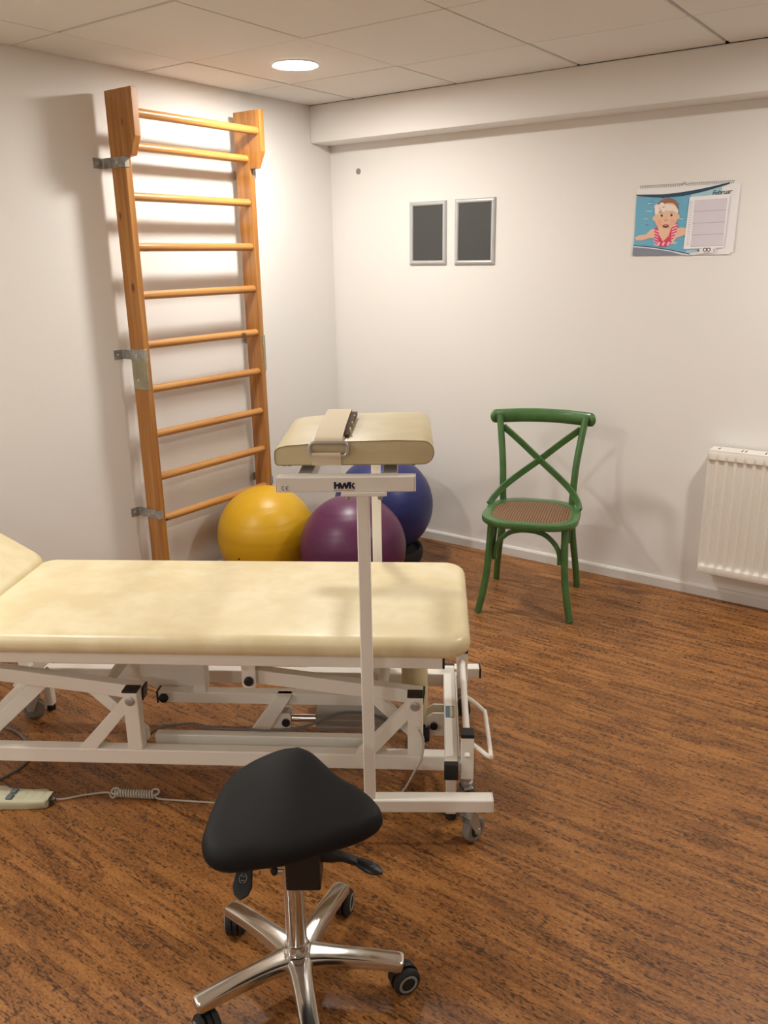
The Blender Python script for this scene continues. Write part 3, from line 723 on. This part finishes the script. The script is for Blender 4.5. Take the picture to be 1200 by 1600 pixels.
# left end castor
lc = MB(); lc.lathe([(.006, -.012), (.034, -.012), (.0375, -.008), (.0375, .008), (.034, .012), (.006, .012)], 24, (0, 0, 0), 'x'); lc.xf(Matrix.Translation((-.880, -2.435, .0375)) @ Matrix.Rotation(1.9, 4, 'Z')); cl(lc, 'castor_wheel', mat('grey_castor_tyre', (120, 114, 106), .6), smooth=.6)
fk = MB()
for sx in (-.017, .017): fk.prism([(-.024, .108), (.014, .108), (.022, .060), (.012, .030), (-.008, .030), (-.030, .080)], 'x', sx-.0015, sx+.0015)
fk.box(-.0185, .0185, -.024, .014, .104, .108); fk.xf(Matrix.Translation((-.888, -2.435, 0)) @ Matrix.Rotation(1.9, 4, 'Z')); cl(fk, 'castor_fork', M_steel)
cl(MB().box(-.905, -.868, -2.455, -2.415, .108, .290), 'castor_housing', M_white, bevel=.003)
cl(MB().box(-.9055, -.8675, -2.4555, -2.4145, .288, .300), 'housing_cap', M_black)
# grey mains lead lying in the tray
cl(MB().tube(bez([(-.40, -2.70, .01), (-.33, -2.78, .13), (-.27, -2.812, .196), (-.164, -2.812, .215), (-.104, -2.815, .205), (0, -2.82, .205), (.10, -2.825, .205), (.20, -2.80, .207), (.30, -2.75, .225), (.40, -2.71, .20), (.45, -2.70, .165)], 60), .0042, 8), 'power_cable', M_gre, smooth=True)
cl(MB().tube(bez([(.560, -2.950, .300), (.573, -2.952, .262), (.568, -2.962, .21), (.548, -2.965, .165), (.520, -2.955, .10), (.496, -2.91, .04), (.482, -2.872, .006), (.43, -2.89, .0038), (.36, -2.916, .0035), (.203, -2.930, .0035)], 70), .0035, 8), 'hand_control_lead', M_lcable, smooth=True)
cl(MB().tube(bez([(-.95, -2.93, .005), (-.86, -2.88, .005), (-.795, -2.80, .005), (-.772, -2.73, .005), (-.79, -2.66, .005), (-.86, -2.58, .005), (-.93, -2.53, .005), (-1.1, -2.47, .005)], 40), .0042, 8), 'floor_cable', M_gre, smooth=True)

# ------------------------------------------------------------------ padded flexion stand straddling the couch (own rotation)
SA = math.radians(34.0)
def world_s(u, v, z): return world(u, v, z, SA)
OS = (.315, -2.70, 0)
stand = thing('padded_leg_support', 'white steel support with a cream cushion and belt straddling the couch on castors', 'leg support', world_s(*OS), SA)
def sl(mb, name, m_, parent=stand, **k): return mb.link(name, m_, parent, OS, **k)
VF, VR = -3.085, -2.300
for v, zb in ((VF, .113), (VR, .113)):
    u0, u1 = .045, .662 if v == VF else .690
    bm_ = sl(MB().box(u0, u1, v-.0215, v+.0215, zb, zb+.04), 'base_beam', M_white, bevel=.004)
    if v == VR:
        sl(MB().box(u1, u1+.006, v-.022, v+.022, zb-.0005, zb+.0405), 'end_cap', M_black, bm_, bevel=.001)
    else:
        sl(MB().box(u1-.0005, u1+.003, v-.0215, v+.0215, zb, zb+.04), 'end_cap', M_white, bm_, bevel=.002)
    for u in ((.115, .600)):
        sl(MB().lathe([(0, .098), (.016, .098), (.016, .113), (0, .113)], 16, (u, v, 0)), 'castor_neck', M_steel, bm_, smooth=True)
        ang = 2.35 if (v == VF and u > .3) else 1.2
        if v == VR: ang = .5
        Mx = Matrix.Translation((u, v, 0)) @ Matrix.Rotation(ang, 4, 'Z')
        wq = MB(); wq.lathe([(.020, -.0135), (.034, -.0135), (.038, -.009), (.038, .009), (.034, .0135), (.020, .0135)], 28, (0, -.016, .038), 'x'); wq.xf(Mx); wh = sl(wq, 'castor_wheel', mat('grey_tyre', (132, 128, 122), .55), bm_, smooth=.6)
        hq = MB(); hq.lathe([(0, -.0145), (.014, -.0145), (.022, -.0138), (.022, .0138), (.014, .0145), (0, .0145)], 24, (0, -.016, .038), 'x'); hq.xf(Mx); sl(hq, 'wheel_hub', M_black, bm_, smooth=.6)
        fq = MB()
        for sx in (-.0195, .0195): fq.prism([(-.012, .099), (.018, .099), (.020, .086), (.000, .046), (-.008, .030), (-.022, .029), (-.027, .042), (-.020, .068)], 'x', sx-.0014, sx+.0014)
        fq.box(-.0207, .0207, -.012, .022, .096, .0995); fq.lathe([(0, -.0225), (.009, -.0225), (.011, -.019), (.011, .019), (.009, .0225), (0, .0225)], 14, (0, -.016, .038), 'x')
        fq.sweep([(0, .020, .094), (0, .034, .080), (0, .030, .062)], [(-.019, -.0015), (.019, -.0015), (.019, .0015), (-.019, .0015)], up=(1, 0, 0)) if False else None
        fq.xf(Mx); sl(fq, 'castor_fork', M_steel, bm_, smooth=.5)
    up_ = .316 if v == VF else .318
    sl(MB().box(up_-.016, up_+.016, v-.016, v+.016, zb+.039, 1.047), 'post', M_white, bevel=.003)
    pt = sl(MB().box(.262, .377, v-.022, v+.022, 1.046, 1.0565), 'mount_plate', M_white, bevel=.002)
    for u in (.279, .360):
        for dv in (-.013, .013): sl(MB().lathe([(0, 1.036), (.005, 1.036), (.0065, 1.039), (.0065, 1.046), (0, 1.046)], 10, (u, v+dv, 0)), 'bolt', M_steel, pt, smooth=True)
    br_ = sl(MB().box(.100, .447, v-.0175, v+.0175, 1.0565, 1.0965), 'top_bar', M_white, bevel=.003)
    for u in (.0975, .447): sl(MB().box(u, u+.0028, v-.0172, v+.0172, 1.057, 1.096), 'end_cap', M_white, br_, bevel=.001)
for u in (.168, .385):
    cr_ = sl(MB().box(u-.018, u+.018, VF+.0172, VR-.0172, 1.0605, 1.0962), 'cushion_rail', M_white, bevel=.002)
    for v in (-2.93, -2.74): sl(MB().box(u-.016, u+.016, v-.03, v+.03, 1.096, 1.1168), 'spacer', M_white, cr_)
# cushion: flat sewn front, right end rolled over
def cush_profile():
    u0, u1, z0, z1 = .092, .497, 1.1185, 1.178
    pts = [(u0+.006, z0), (u1-.030, z0)]
    r = (z1-z0)/2
    for i in range(1, 12):
        a = -PI/2+PI*i/12; pts.append((u1-r*.92+r*.92*math.cos(a), z0+r+r*math.sin(a)))
    pts += [(u1-.030, z1), (.40, z1+.002), (.25, z1), (u0+.03, z1-.010), (u0+.010, z1-.015), (u0+.002, z1-.021), (u0, z1-.030), (u0, z0+.010), (u0+.002, z0+.003)]
    return pts
cpnts = cush_profile()
def cring(k, v):
    cu, cz = .295, 1.148
    out = []
    for u, z in cpnts:
        du, dz = u-cu, z-cz; L = math.hypot(du, dz); f = (L-k)/L; out.append((cu+du*f, v, cz+dz*f))
    return out
cb_ = MB(); rr_ = []
for k, v in ((.005, -3.0660), (.002, -3.0655), (.0, -3.062), (0, -2.85), (0, -2.675), (.004, -2.664), (.012, -2.656), (.02, -2.653)): rr_.append(cring(k, v))
cb_.rings(rr_); cushion = sl(cb_, 'cushion', M_vinyl2, smooth=.6)
sm_pts = [(u, -3.0655, z) for u, _, z in cring(.0015, 0)]
sl(MB().tube(sm_pts, .0014, 6, True, up=(0, 1, 0)), 'piping', M_seam, cushion, smooth=True)
sl(MB().box(.10, .46, -3.055, -2.68, 1.1165, 1.1195), 'base_board', M_black, cushion)
for u in (.115, .128, .445): sl(MB().lathe([(0, 1.1135), (.006, 1.1135), (.006, 1.117), (0, 1.117)], 8, (u, -3.05, 0)), 'staple', M_black, cushion)
# belt: upper web over the cushion, rectangular ring, lower web
def web(name, pts, u0s, u1s, th, m_, parent=stand):
    P = [Vector((0, p[0], p[1])) for p in pts]; rings = []; n = len(P)
    for i in range(n):
        t = (P[min(i+1, n-1)]-P[max(i-1, 0)]).normalized(); nn = Vector((0, -t.z, t.y))
        a = P[i]+nn*th/2; b = P[i]-nn*th/2; k = i/(n-1); w0 = u0s[0]+(u0s[1]-u0s[0])*k; w1 = u1s[0]+(u1s[1]-u1s[0])*k
        rings.append([(w0, a.y, a.z), (w1, a.y, a.z), (w1, b.y, b.z), (w0, b.y, b.z)])
    return sl(MB().rings(rings), name, m_, parent, smooth=.5)
def c2(pts, n=24): return [(q.x, q.y) for q in bez([(a, b, 0) for a, b in pts], n)]
belt = web('belt', c2([(-3.071, 1.172), (-3.074, 1.179), (-3.066, 1.187), (-3.03, 1.193), (-2.95, 1.197), (-2.84, 1.199), (-2.76, 1.200), (-2.725, 1.199), (-2.715, 1.192), (-2.722, 1.186), (-2.76, 1.185)], 40), (.194, .205), (.266, .270), .003, M_web)
web('velcro_layer', c2([(-3.02, 1.182), (-2.95, 1.187), (-2.84, 1.190), (-2.74, 1.190)], 20), (.196, .206), (.279, .286), .010, M_velcro, belt)
web('belt_under_layer', c2([(-3.072, 1.170), (-3.066, 1.178), (-3.04, 1.1815), (-2.95, 1.182), (-2.76, 1.183), (-2.66, 1.180)], 24), (.196, .206), (.266, .272), .003, M_web, belt)
for (v, k) in ((-2.98, 0), (-2.90, 0), (-2.80, 0)):
    sl(MB().box(.2795, .2835, v-.006, v+.006, 1.181, 1.196), 'stitch', M_web, belt)
rp = [(u, -3.073, z) for u, z in rrect(.184, .279, 1.144, 1.177, .011, 5)]
sl(MB().tube(rp, .0050, 10, True, up=(0, 1, 0)), 'belt_ring', M_steel, belt, smooth=True)
web('belt_tail', c2([(-3.0695, 1.150), (-3.077, 1.1505), (-3.0775, 1.143), (-3.0715, 1.136), (-3.0695, 1.125), (-3.0685, 1.1195), (-3.05, 1.116)], 24), (.189, .189), (.262, .262), .003, M_web, belt)
# lettering on the front bar (drawn as solid letters)
lg = MB(); V0 = VF-.0176
def lpoly(pts): lg.prism(pts, 'y', V0, V0-.0004)
U0, ZB, ZT, S = .2445, 1.0655, 1.0835, .0525
def L_(pts): lpoly([(U0+S*x, ZB+(ZT-ZB)*y) for x, y in pts])
L_([(0, 0), (.115, 0), (.115, 1), (0, 1)]); L_([(.115, .34), (.20, .40), (.20, .72), (.115, .66)]); L_([(.19, 0), (.305, 0), (.305, .84), (.19, .74)])
L_([(.225, .92), (.345, .88), (.445, 0), (.345, 0)]); L_([(.345, 0), (.445, 0), (.575, .88), (.465, .88)]); L_([(.465, .88), (.575, .88), (.645, 0), (.545, 0)]); L_([(.545, 0), (.645, 0), (.775, .98), (.655, .98)])
L_([(.715, 0), (.83, 0), (.83, 1), (.715, 1)]); L_([(.83, .32), (.90, .84), (1.02, .84), (.88, .42)]); L_([(.83, .58), (.92, .50), (1.02, 0), (.90, 0)])
sl(lg, 'lettering', M_navy)
sl(MB().box(.2440, .2975, V0-.0004, V0, 1.0615, 1.0632), 'lettering_underline', M_red)
ce = MB()
for cx in (.1175, .1285):
    ce.sweep([(cx+.0042*math.cos(a), V0-.0002, 1.068+.0048*math.sin(a)) for a in [math.radians(65+230*i/12) for i in range(13)]], [(-.0006, -.0004), (.0006, -.0004), (.0006, .0004), (-.0006, .0004)], up=(0, 1, 0))
ce.box(.1245, .1282, V0-.0005, V0, 1.0675, 1.0685)
sl(ce, 'conformity_mark', M_black)

# ------------------------------------------------------------------ hand control on the floor
HO = (-.70, -2.93, 0)
hc = thing('hand_control', 'ivory corded hand control with two grey buttons on the floor before the couch', 'remote control', world(*HO), CA)
def hl(mb, name, m_, parent=hc, **k): return mb.link(name, m_, parent, HO, **k)
ho = [(-.590, -2.960), (-.596, -2.968), (-.655, -2.976), (-.725, -2.979), (-.76, -2.985), (-.80, -2.985), (-.805, -2.895), (-.76, -2.893), (-.735, -2.905), (-.66, -2.909), (-.612, -2.905), (-.604, -2.911)]
hr = []
for k, z in ((.94, .001), (1.0, .004), (1.0, .022), (.985, .027), (.95, .029)): hr.append([(x, y, z) for x, y in inset(ho, k)])
body = hl(MB().rings(hr), 'housing', M_remote, smooth=.7)
for k in range(4): hl(MB().box(-.688+.026*k, -.667+.026*k, -2.963, -2.918, .0288, .0297), 'key_field', M_remote, body, bevel=.0004, seg=1)
for v in (-2.955, -2.925): hl(MB().box(-.722, -.702, v-.012, v+.012, .028, .0365), 'button', M_btn, body, bevel=.003)
hl(MB().lathe([(.0085, 0), (.0085, .008), (.0065, .012), (.006, .026), (0, .026)], 14, (-.603, -2.935, .014), 'x'), 'strain_relief', M_gre, smooth=True)
hl(MB().tube(bez([(-.580, -2.933, .012), (-.555, -2.920, .004), (-.506, -2.899, .0035), (-.445, -2.883, .0035), (-.425, -2.884, .0035), (-.415, -2.900, .0035), (-.405, -2.908, .0035), (-.398, -2.902, .006)], 40), .003, 8), 'cable', M_lcable, smooth=True)
n_t = 15; hel = [(-.400+.128*i/(n_t*12), -2.897-.004*i/(n_t*12)+.0105*math.cos(2*PI*i/12), .0135+.0105*math.sin(2*PI*i/12)) for i in range(n_t*12+1)]
hl(MB().tube(hel, .0034, 7), 'cable_coil', M_lcable, smooth=True)
for u in (-.398, -.270): hl(MB().tube([(u+.012*math.cos(a), -2.899+.008*math.sin(a), .022+.006*math.sin(a)) for a in [2*PI*i/16 for i in range(16)]], .0032, 7, True), 'cable_loop', M_lcable, smooth=True)
hl(MB().tube(bez([(-.272, -2.905, .010), (-.255, -2.908, .004), (-.20, -2.912, .0035), (-.078, -2.920, .0035), (.06, -2.928, .0035), (.20, -2.930, .0035)], 40), .003, 8), 'cable', M_lcable, smooth=True)

# ------------------------------------------------------------------ rolling stool
ST = (2.146, -2.879, 0)
stool = thing('rolling_stool', 'black triangular saddle stool on a polished five-star castor base in front of the couch', 'stool', ST)
def tl(mb, name, m_, parent=stool, **k): return mb.link(name, m_, parent, ST, **k)
out = [(2.050, -2.736, .500), (2.092, -2.731, .500), (2.181, -2.750, .490), (2.244, -2.750, .480), (2.294, -2.759, .475), (2.321, -2.777, .465), (2.324, -2.805, .455), (2.308, -2.847, .450), (2.278, -2.896, .445), (2.250, -2.943, .445), (2.218, -2.986, .445), (2.182, -3.023, .445), (2.142, -3.063, .450), (2.101, -3.076, .455), (2.064, -3.058, .465), (2.043, -3.028, .475), (2.010, -2.969, .485), (1.989, -2.910, .490), (1.993, -2.843, .495), (2.020, -2.772, .500)]
oc = bez(out+[out[0]], 80)[:-1]
# one plane through the rim, so the tilted seat has no creases
mx_, my_, mz_ = (sum(p[i] for p in oc)/len(oc) for i in range(3))
sxx = sum((p.x-mx_)**2 for p in oc); syy = sum((p.y-my_)**2 for p in oc); sxy = sum((p.x-mx_)*(p.y-my_) for p in oc)
sxz = sum((p.x-mx_)*(p.z-mz_) for p in oc); syz = sum((p.y-my_)*(p.z-mz_) for p in oc); dt_ = sxx*syy-sxy**2
pa_, pb_ = (sxz*syy-syz*sxy)/dt_, (syz*sxx-sxz*sxy)/dt_
cxs = sum(p.x for p in oc)/len(oc); cys = sum(p.y for p in oc)/len(oc)
def sring(k, dz, flat=0.0):
    res = []
    for p in oc:
        x, y = cxs+(p.x-cxs)*k, cys+(p.y-cys)*k
        res.append((x, y, mz_+pa_*(x-mx_)+pb_*(y-my_)+dz))
    return res
sm_ = MB().rings([sring(.60, -.020), sring(.86, -.017), sring(.93, -.014), sring(.975, -.009), sring(1.0, 0), sring(1.0, .008), sring(.985, .019), sring(.955, .027), sring(.90, .032), sring(.80, .035), sring(.6, .037), sring(.4, .038), sring(.2, .0385), sring(.05, .0385)])
seat = tl(sm_, 'seat', M_seat, smooth=True)
tl(MB().rings([sring(.50, -.034), sring(.78, -.030), sring(.82, -.018)]), 'seat_pan', M_black, smooth=True)
tl(MB().box(2.304, 2.3055, -2.796, -2.781, .430, .446), 'care_tag', mat('tag_white', (220, 216, 208), .6), seat)
# column, mechanism
tl(MB().lathe([(.0235, .08), (.0235, .405), (.0215, .407), (.0145, .41), (.0145, .44), (0, .44)], 32, ST), 'gas_column', M_col, smooth=.6)
tl(MB().lathe([(.029, .104), (.029, .122), (.026, .130), (.0235, .131)], 32, ST), 'column_collar', M_chrome, smooth=.6)
mz = MB(); mz.box(-.038, .036, -.036, .036, .338, .440); mz.xf(Matrix.Translation((2.199, -2.896, 0)) @ Matrix.Rotation(math.radians(35), 4, 'Z')); tl(mz, 'tilt_mechanism', M_black, bevel=.004)
kb = MB(); dk = Vector((math.cos(math.radians(35)), math.sin(math.radians(35)), 0)); base = Vector((2.199, -2.896, .378))
tl(MB().tube([base-dk*.043+Vector((.012, -.017, 0)), base-dk*.058+Vector((.012, -.017, 0))], .004, 10), 'pin', M_steel, smooth=True)
kk = MB(); kk.lathe([(0, -.009), (.006, -.008), (.009, 0), (.006, .008), (0, .009)], 12, tuple(base-dk*.063+Vector((.012, -.017, 0)))); tl(kk, 'knob', M_black, smooth=True)
# right lever
tl(MB().sweep([(2.212, -2.872, .392), (2.240, -2.850, .387), (2.256, -2.838, .384), (2.284, -2.819, .370)], [(-.013, -.008), (.013, -.008), (.013, .008), (-.013, .008)], scale=[1.1, 1.05, .8, .75]), 'lever_arm', M_black, bevel=.002)
dk = (Vector((2.331, -2.809, 0))-Vector((2.284, -2.819, 0))).normalized()
pdl = MB(); c0 = Vector((2.274, -2.822, .372)); pr_ = []
for t, wv, h in ((0, .008, .006), (.014, .013, .009), (.034, .017, .010), (.05, .016, .008), (.062, .010, .005), (.068, .003, .002)):
    c = c0+dk*t+Vector((0, 0, -.012*t/.07)); sdv = Vector((-dk.y, dk.x, 0))
    pr_.append([tuple(c+sdv*(wv*math.cos(a))+Vector((0, 0, h*math.sin(a)))) for a in [2*PI*i/14 for i in range(14)]])
lp = tl(pdl.rings(pr_), 'lever_paddle', M_black, smooth=True)
mk = c0+dk*.036+Vector((0, 0, .0028))
tl(MB().tube([mk+dk*(.012*math.cos(a))+Vector((-dk.y, dk.x, 0))*(.009*math.sin(a)) for a in [-.9+1.8*i/8 for i in range(9)]], .0008, 5), 'lever_mark', M_plug, lp)
# left lever
p1 = Vector((2.110, -2.984, .392)); d1 = Vector((.02, -.036, -.036)).normalized(); s1 = Vector((.85, .50, 0)).normalized()
tl(MB().sweep([p1-d1*.03+Vector((.01, .02, 0)), p1+d1*.01], [(-.011, -.005), (.011, -.005), (.011, .005), (-.011, .005)], up=(0, 0, 1)), 'lever_arm', M_black, bevel=.002)
pl_ = MB(); nn = d1.cross(s1)
oline = [(-.020, -.012), (.012, -.017), (.042, -.021), (.058, -.015), (.068, -.001), (.058, .015), (.042, .021), (.012, .017), (-.020, .012)]
ra = [tuple(p1+d1*a+s1*b+nn*.005) for a, b in oline]; rb = [tuple(p1+d1*a+s1*b-nn*.005) for a, b in oline]
lq = tl(pl_.rings([rb, ra]), 'lever_paddle', M_black, bevel=.002)
for sg in (-1, 1):
    sgn = nn if (CAM_POS-p1).dot(nn) > 0 else -nn
    cc_ = p1+d1*.026+sgn*.0054
    tl(MB().tube([cc_+s1*(sg*.007*math.cos(a)+sg*-.001)+d1*(.009*math.sin(a)) for a in [PI*.55+PI*.9*i/8 for i in range(9)]], .0009, 5), 'lever_mark', M_plug, lq)
    tl(MB().tube([cc_+d1*(sg*.004)-s1*.004, cc_+d1*(sg*.004)+s1*.004], .0009, 5), 'lever_mark', M_plug, lq)
# five-star base
hub = tl(MB().lathe([(0, .062), (.036, .062), (.044, .072), (.044, .092), (.038, .103), (.030, .107), (0, .107)], 36, ST), 'base_hub', M_chrome, smooth=.6)
for k in range(5):
    a = math.radians(31+72*k); c, s = math.cos(a), math.sin(a)
    ap = bez([(.030, 0, .090), (.08, 0, .0905), (.15, 0, .0895), (.205, 0, .086), (.236, 0, .0835)], 16)
    rings = []; sec12 = ((-.88, -1), (.88, -1), (1, -.75), (1, .55), (.90, .93), (.80, 1), (.3, 1.06), (-.3, 1.06), (-.80, 1), (-.90, .93), (-1, .55), (-1, -.75))
    for i, p in enumerate(ap):
        t = i/(len(ap)-1); wd = .021+.010*(1-t)**4; tt = .0150-.003*t
        rings.append([(p.x, wd*x, p.z+tt*y) for x, y in sec12])
    e = ap[-1]; rings.append([(e.x+.005, .021*.9*x, e.z+.012*y*.95) for x, y in sec12]); rings.append([(e.x+.008, .021*.7*x, e.z+.012*y*.8) for x, y in sec12])
    arm = MB().rings(rings); R = Matrix.Translation(ST) @ Matrix.Rotation(a, 4, 'Z'); arm.xf(R)
    ao = tl(arm, 'base_arm', M_chrome, smooth=.5)
    sk = MB().lathe([(.0125, .062), (.0135, .074), (0, .074)], 16, (.228, 0, 0)); sk.xf(R); tl(sk, 'castor_socket', M_chrome, ao, smooth=.6)
    cang = (math.radians(-30), math.radians(25), math.radians(42), math.radians(250), math.radians(20))[k]
    RC = Matrix.Translation(Vector(ST)+Vector((.228*c, .228*s, 0))) @ Matrix.Rotation(cang, 4, 'Z')
    for sx in (-1, 1):
        cw = MB().lathe([(0, -.010), (.022, -.010), (.029, -.0085), (.0325, -.004), (.0325, .005), (.027, .010), (0, .010)], 26, (sx*.0145, .018, .0325), 'x'); cw.xf(RC)
        wo = tl(cw, 'castor_wheel', M_rubber, ao, smooth=.6)
    for sx in (-1, 1):
        rg_ = MB().lathe([(.0165, .0004*sx), (.0195, .0016*sx), (.0228, .0004*sx), (.0228, -.001*sx), (.0165, -.001*sx), (.0165, .0004*sx)], 26, (sx*.0247, .018, .0325), 'x'); rg_.xf(RC); tl(rg_, 'wheel_ring', M_plug, ao, smooth=.7)
    hd = MB().lathe([(.028, -.005), (.034, -.005), (.034, .005), (.028, .005), (.028, -.005)], 26, (0, .018, .0335), 'x'); hd.tube([(0, 0, .055), (0, 0, .0635)], .011, 14); hd.box(-.005, .005, -.008, .02, .048, .058); hd.xf(RC); tl(hd, 'castor_hood', M_black, ao, smooth=.6)
